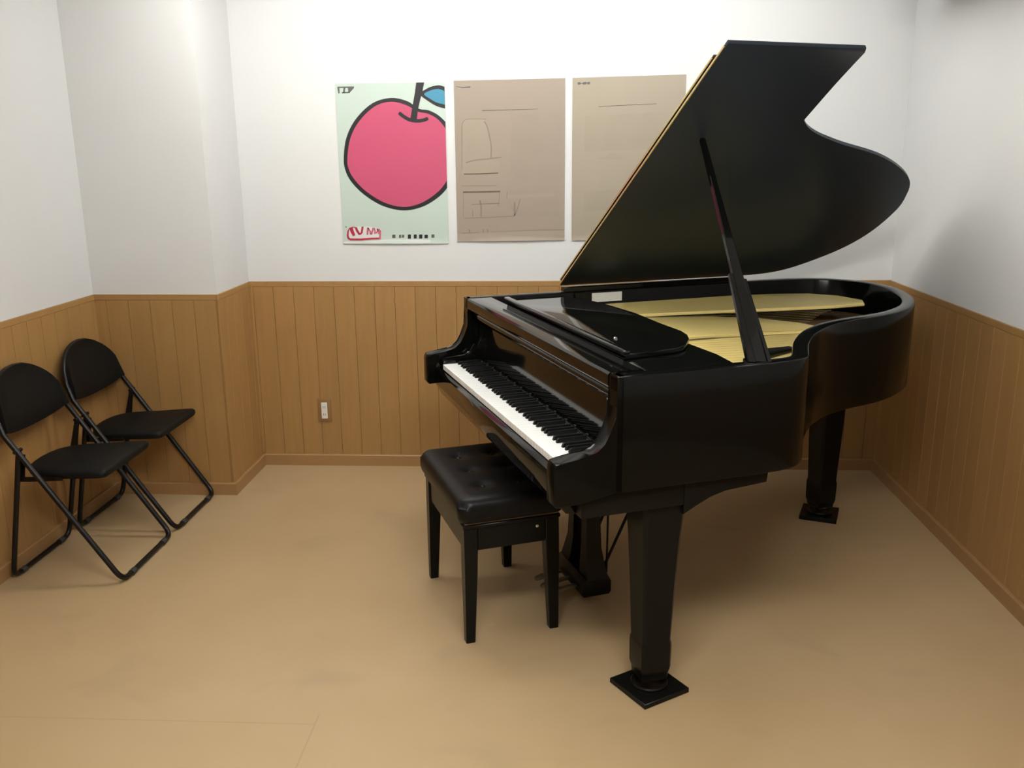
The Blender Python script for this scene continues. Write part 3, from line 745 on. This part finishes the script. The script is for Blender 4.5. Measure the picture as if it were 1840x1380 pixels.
shape('apple_stem', t1, pt1, C1([(460, 66), (499, 66), (490, 110), (475, 160), (466, 200), (460, 250), (428, 248), (440, 190), (452, 120)]), M['ink'], .0010)
shape('leaf_outline', t1, pt1, C1(catmull([(478, 126), (510, 100), (545, 88), (580, 87), (620, 110), (630, 150), (615, 195), (590, 193), (555, 182), (515, 158)], 4, closed=True)), M['ink'], .0012)
shape('leaf', t1, pt1, C1(catmull([(497, 126), (525, 110), (555, 103), (580, 106), (610, 125), (612, 150), (600, 175), (580, 172), (555, 165), (522, 146)], 4, closed=True)), M['blue'], .0014)
arcp = catmull([(374, 212), (395, 229), (425, 246), (462, 252), (495, 248), (515, 240)], 4)
ribbon('stem_hollow', t1, pt1, C1, arcp, [10]+[17]*(len(arcp)-2)+[12], M['ink'], .0016)
# small black header mark
for k, pl in enumerate([[(77, 86), (158, 86), (158, 93), (77, 93)], [(77, 93), (87, 93), (88, 118), (81, 118)], [(106, 93), (116, 93), (112, 118), (104, 118)], [(128, 93), (158, 93), (140, 112), (130, 116)], [(98, 112), (140, 111), (136, 117), (98, 118)]]):
    shape('header_mark', t1, pt1, C1(pl), M['ink_grey'], .0005)
# red rounded logo with brush-like letters: crop of [600,390,820,450] at 8.36x -> convert to the first crop's pixels
def lg(pts): return C1([((600+x/8.364-580)*2.706, (390+y/8.364-120)*2.706) for x, y in pts])
shape('logo_ground', t1, pt1, lg([(215, 150), (260, 118), (500, 118), (640, 140), (705, 160), (705, 320), (230, 330), (205, 290)]), M['white_ink'], .0005)
ribbon('logo_border', t1, pt1, lg, [(235, 140), (212, 190), (205, 260), (215, 300), (245, 320), (400, 322), (560, 308), (700, 305)], [14, 24, 30, 34, 34, 34, 32, 30], M['red'], .0012)
ribbon('logo_border', t1, pt1, lg, [(688, 318), (690, 250), (692, 190), (675, 155)], [30, 28, 26, 16], M['rose'], .0012)
for pl, wv in (([(255, 130), (270, 190), (302, 262)], [50, 52, 40]), ([(270, 128), (320, 128)], [14, 16]), ([(325, 130), (350, 190), (385, 245)], [34, 36, 30]), ([(385, 245), (415, 215), (430, 120)], [22, 30, 30])):
    ribbon('logo_letter', t1, pt1, lg, pl, wv, M['red'], .0014)
for pl, wv in (([(500, 250), (505, 190), (510, 135)], 26), ([(510, 140), (545, 200), (548, 245)], 24), ([(560, 245), (575, 190), (590, 140)], 24), ([(600, 140), (615, 190), (612, 235)], 22), ([(630, 225), (655, 190), (650, 150)], 24), ([(655, 160), (672, 200), (668, 240)], 20)):
    ribbon('logo_letter', t1, pt1, lg, pl, wv, M['rose'], .0014)
shape('bottom_margin', t1, pt1, lg([(140, 352), (420, 352), (800, 322), (1440, 330), (1440, 372), (140, 385)]), M['white_ink'], .0007)
for x, y, ww, hh, mm_ in ((870, 248, 50, 52, 'ink_grey'), (972, 250, 34, 48, 'ink_grey'), (1016, 250, 34, 44, 'ink_grey'), (1105, 245, 45, 66, 'ink'), (1192, 245, 45, 64, 'ink'), (1272, 245, 48, 64, 'ink'), (1352, 250, 50, 54, 'ink'), (1455, 245, 45, 52, 'ink_grey')):
    shape('text_block', t1, pt1, lg([(x, y+6), (x+6, y), (x+ww, y), (x+ww, y+hh-6), (x+ww-6, y+hh), (x, y+hh)]), M[mm_], .0012)
shape('corner_mark', t1, pt1, lg([(165, 115), (190, 115), (188, 140), (178, 130)]), M['ink_grey'], .0006)

# poster 2: tan sheet with a faint line drawing
t2, pt2 = make_poster('poster', 'tan poster with faint line drawings, between the other two posters', -.497, 1.872, .016, 1.137, .004, M['paper_tan'], 'posters on the back wall')
def c2f(p):
    v = (p[1]-56)/1294.0; l = 20+40*v; r = 915-4*v; return ((p[0]-l)/(r-l), v)
def C2(pts): return [c2f(p) for p in pts]
def ln2(name, pts, wd, mt, lift=.0006): ribbon(name, t2, pt2, C2, pts, wd, M[mt], lift)
shape('printed_panel', t2, pt2, C2([(93, 390), (110, 362), (160, 356), (270, 360), (300, 430), (318, 540), (322, 680), (395, 700), (385, 790), (95, 792)]), M['tan_light'], .0003)
shape('printed_panel', t2, pt2, C2([(485, 330), (905, 330), (905, 860), (485, 860)]), M['tan_dark'], .0003)
shape('printed_panel', t2, pt2, C2([(455, 940), (860, 880), (866, 1150), (520, 1150), (455, 1010)]), M['tan_dark'], .0003)
shape('printed_panel', t2, pt2, C2([(460, 975), (830, 960), (830, 985), (460, 1000)]), M['tan_light'], .0005)
shape('printed_panel', t2, pt2, C2([(62, 1285), (908, 1270), (908, 1330), (64, 1345)]), M['tan_light'], .0003)
ln2('title_line', [(38, 102), (95, 110), (156, 108)], [3, 8, 11], 'ink_grey')
ln2('printed_line', [(252, 292), (480, 291), (700, 289)], [8, 5, 3], 'brown_ink')
ln2('printed_line', catmull([(92, 560), (90, 420), (100, 376), (130, 360), (200, 357), (285, 362)], 3), 6, 'brown_soft')
ln2('printed_line', catmull([(268, 375), (292, 420), (312, 500), (326, 580), (324, 670)], 3), 11, 'brown_soft')
ln2('printed_line', [(92, 560), (92, 760)], 4, 'brown_soft')
ln2('printed_line', catmull([(122, 704), (200, 684), (300, 676), (410, 664)], 3), 10, 'brown_soft')
ln2('printed_line', [(108, 795), (240, 795), (383, 791)], 9, 'brown_ink')
ln2('printed_line', [(92, 890), (370, 892)], 5, 'brown_soft')
ln2('printed_line', [(102, 942), (250, 942), (400, 941)], 13, 'brown_ink')
ln2('printed_line', [(106, 945), (106, 1155)], 4, 'brown_soft')
ln2('printed_line', [(396, 945), (392, 1010), (385, 1060)], 5, 'brown_soft')
ln2('printed_line', [(170, 1043), (395, 1036)], 7, 'brown_soft')
ln2('printed_line', [(236, 1010), (248, 1060), (248, 1145)], 12, 'brown_soft')
ln2('printed_line', [(180, 1090), (182, 1148)], 5, 'brown_soft')
ln2('printed_line', [(516, 1030), (514, 1138)], 14, 'brown_soft')
ln2('printed_line', [(560, 1005), (540, 1080), (514, 1140)], 8, 'brown_soft')
ln2('printed_line', [(112, 1157), (300, 1152), (520, 1143)], 5, 'brown_soft')
ln2('printed_line', [(455, 940), (452, 1000)], 5, 'brown_soft')
ln2('printed_line', [(92, 1281), (230, 1276)], 5, 'brown_soft')
ln2('printed_line', [(330, 1272), (600, 1262), (900, 1262)], 3, 'brown_soft')
for x in (156, 265, 300): ln2('printed_mark', [(x, 1250), (x+2, 1275)], 10, 'brown_soft')

# poster 3: sand sheet half hidden by the lid
t3, pt3 = make_poster('poster', 'sand-coloured poster partly hidden behind the raised piano lid', .050, 1.877, .565, 1.139, .008, M['paper_sand'], 'posters on the back wall')
def c3f(p):   # pixels of the crop [580,120,1260,460] at 2.706x
    v = (p[1]-54)/790.0; l = 1212+6*v; r = 1765+6*v; return ((p[0]-l)/(r-l), v)
def sh3(name, pts, mt, lift=.0004): shape(name, t3, pt3, [c3f(p) for p in pts], M[mt], lift)
for x, wv in ((1237, 14), (1262, 18), (1284, 14)): sh3('header_mark', [(x, 76), (x+wv, 75), (x+wv, 86), (x, 87)], 'ink_grey')
sh3('header_mark', [(1250, 79), (1298, 77), (1298, 81), (1250, 83)], 'ink_grey', .0005)
ribbon('printed_line', t3, pt3, lambda q: [c3f(p) for p in q], [(1342, 192), (1480, 189), (1625, 187)], 3, M['brown_ink'], .0005)
sh3('printed_panel', [(1275, 235), (1760, 225), (1760, 400), (1275, 405)], 'sand_dark', .0003)
sh3('printed_panel', [(1335, 440), (1390, 428), (1400, 416), (1430, 414), (1440, 428), (1490, 442), (1440, 446), (1390, 446)], 'sand_dark', .0005)
sh3('printed_panel', [(1275, 600), (1560, 590), (1500, 690), (1280, 700)], 'sand_dark', .0003)
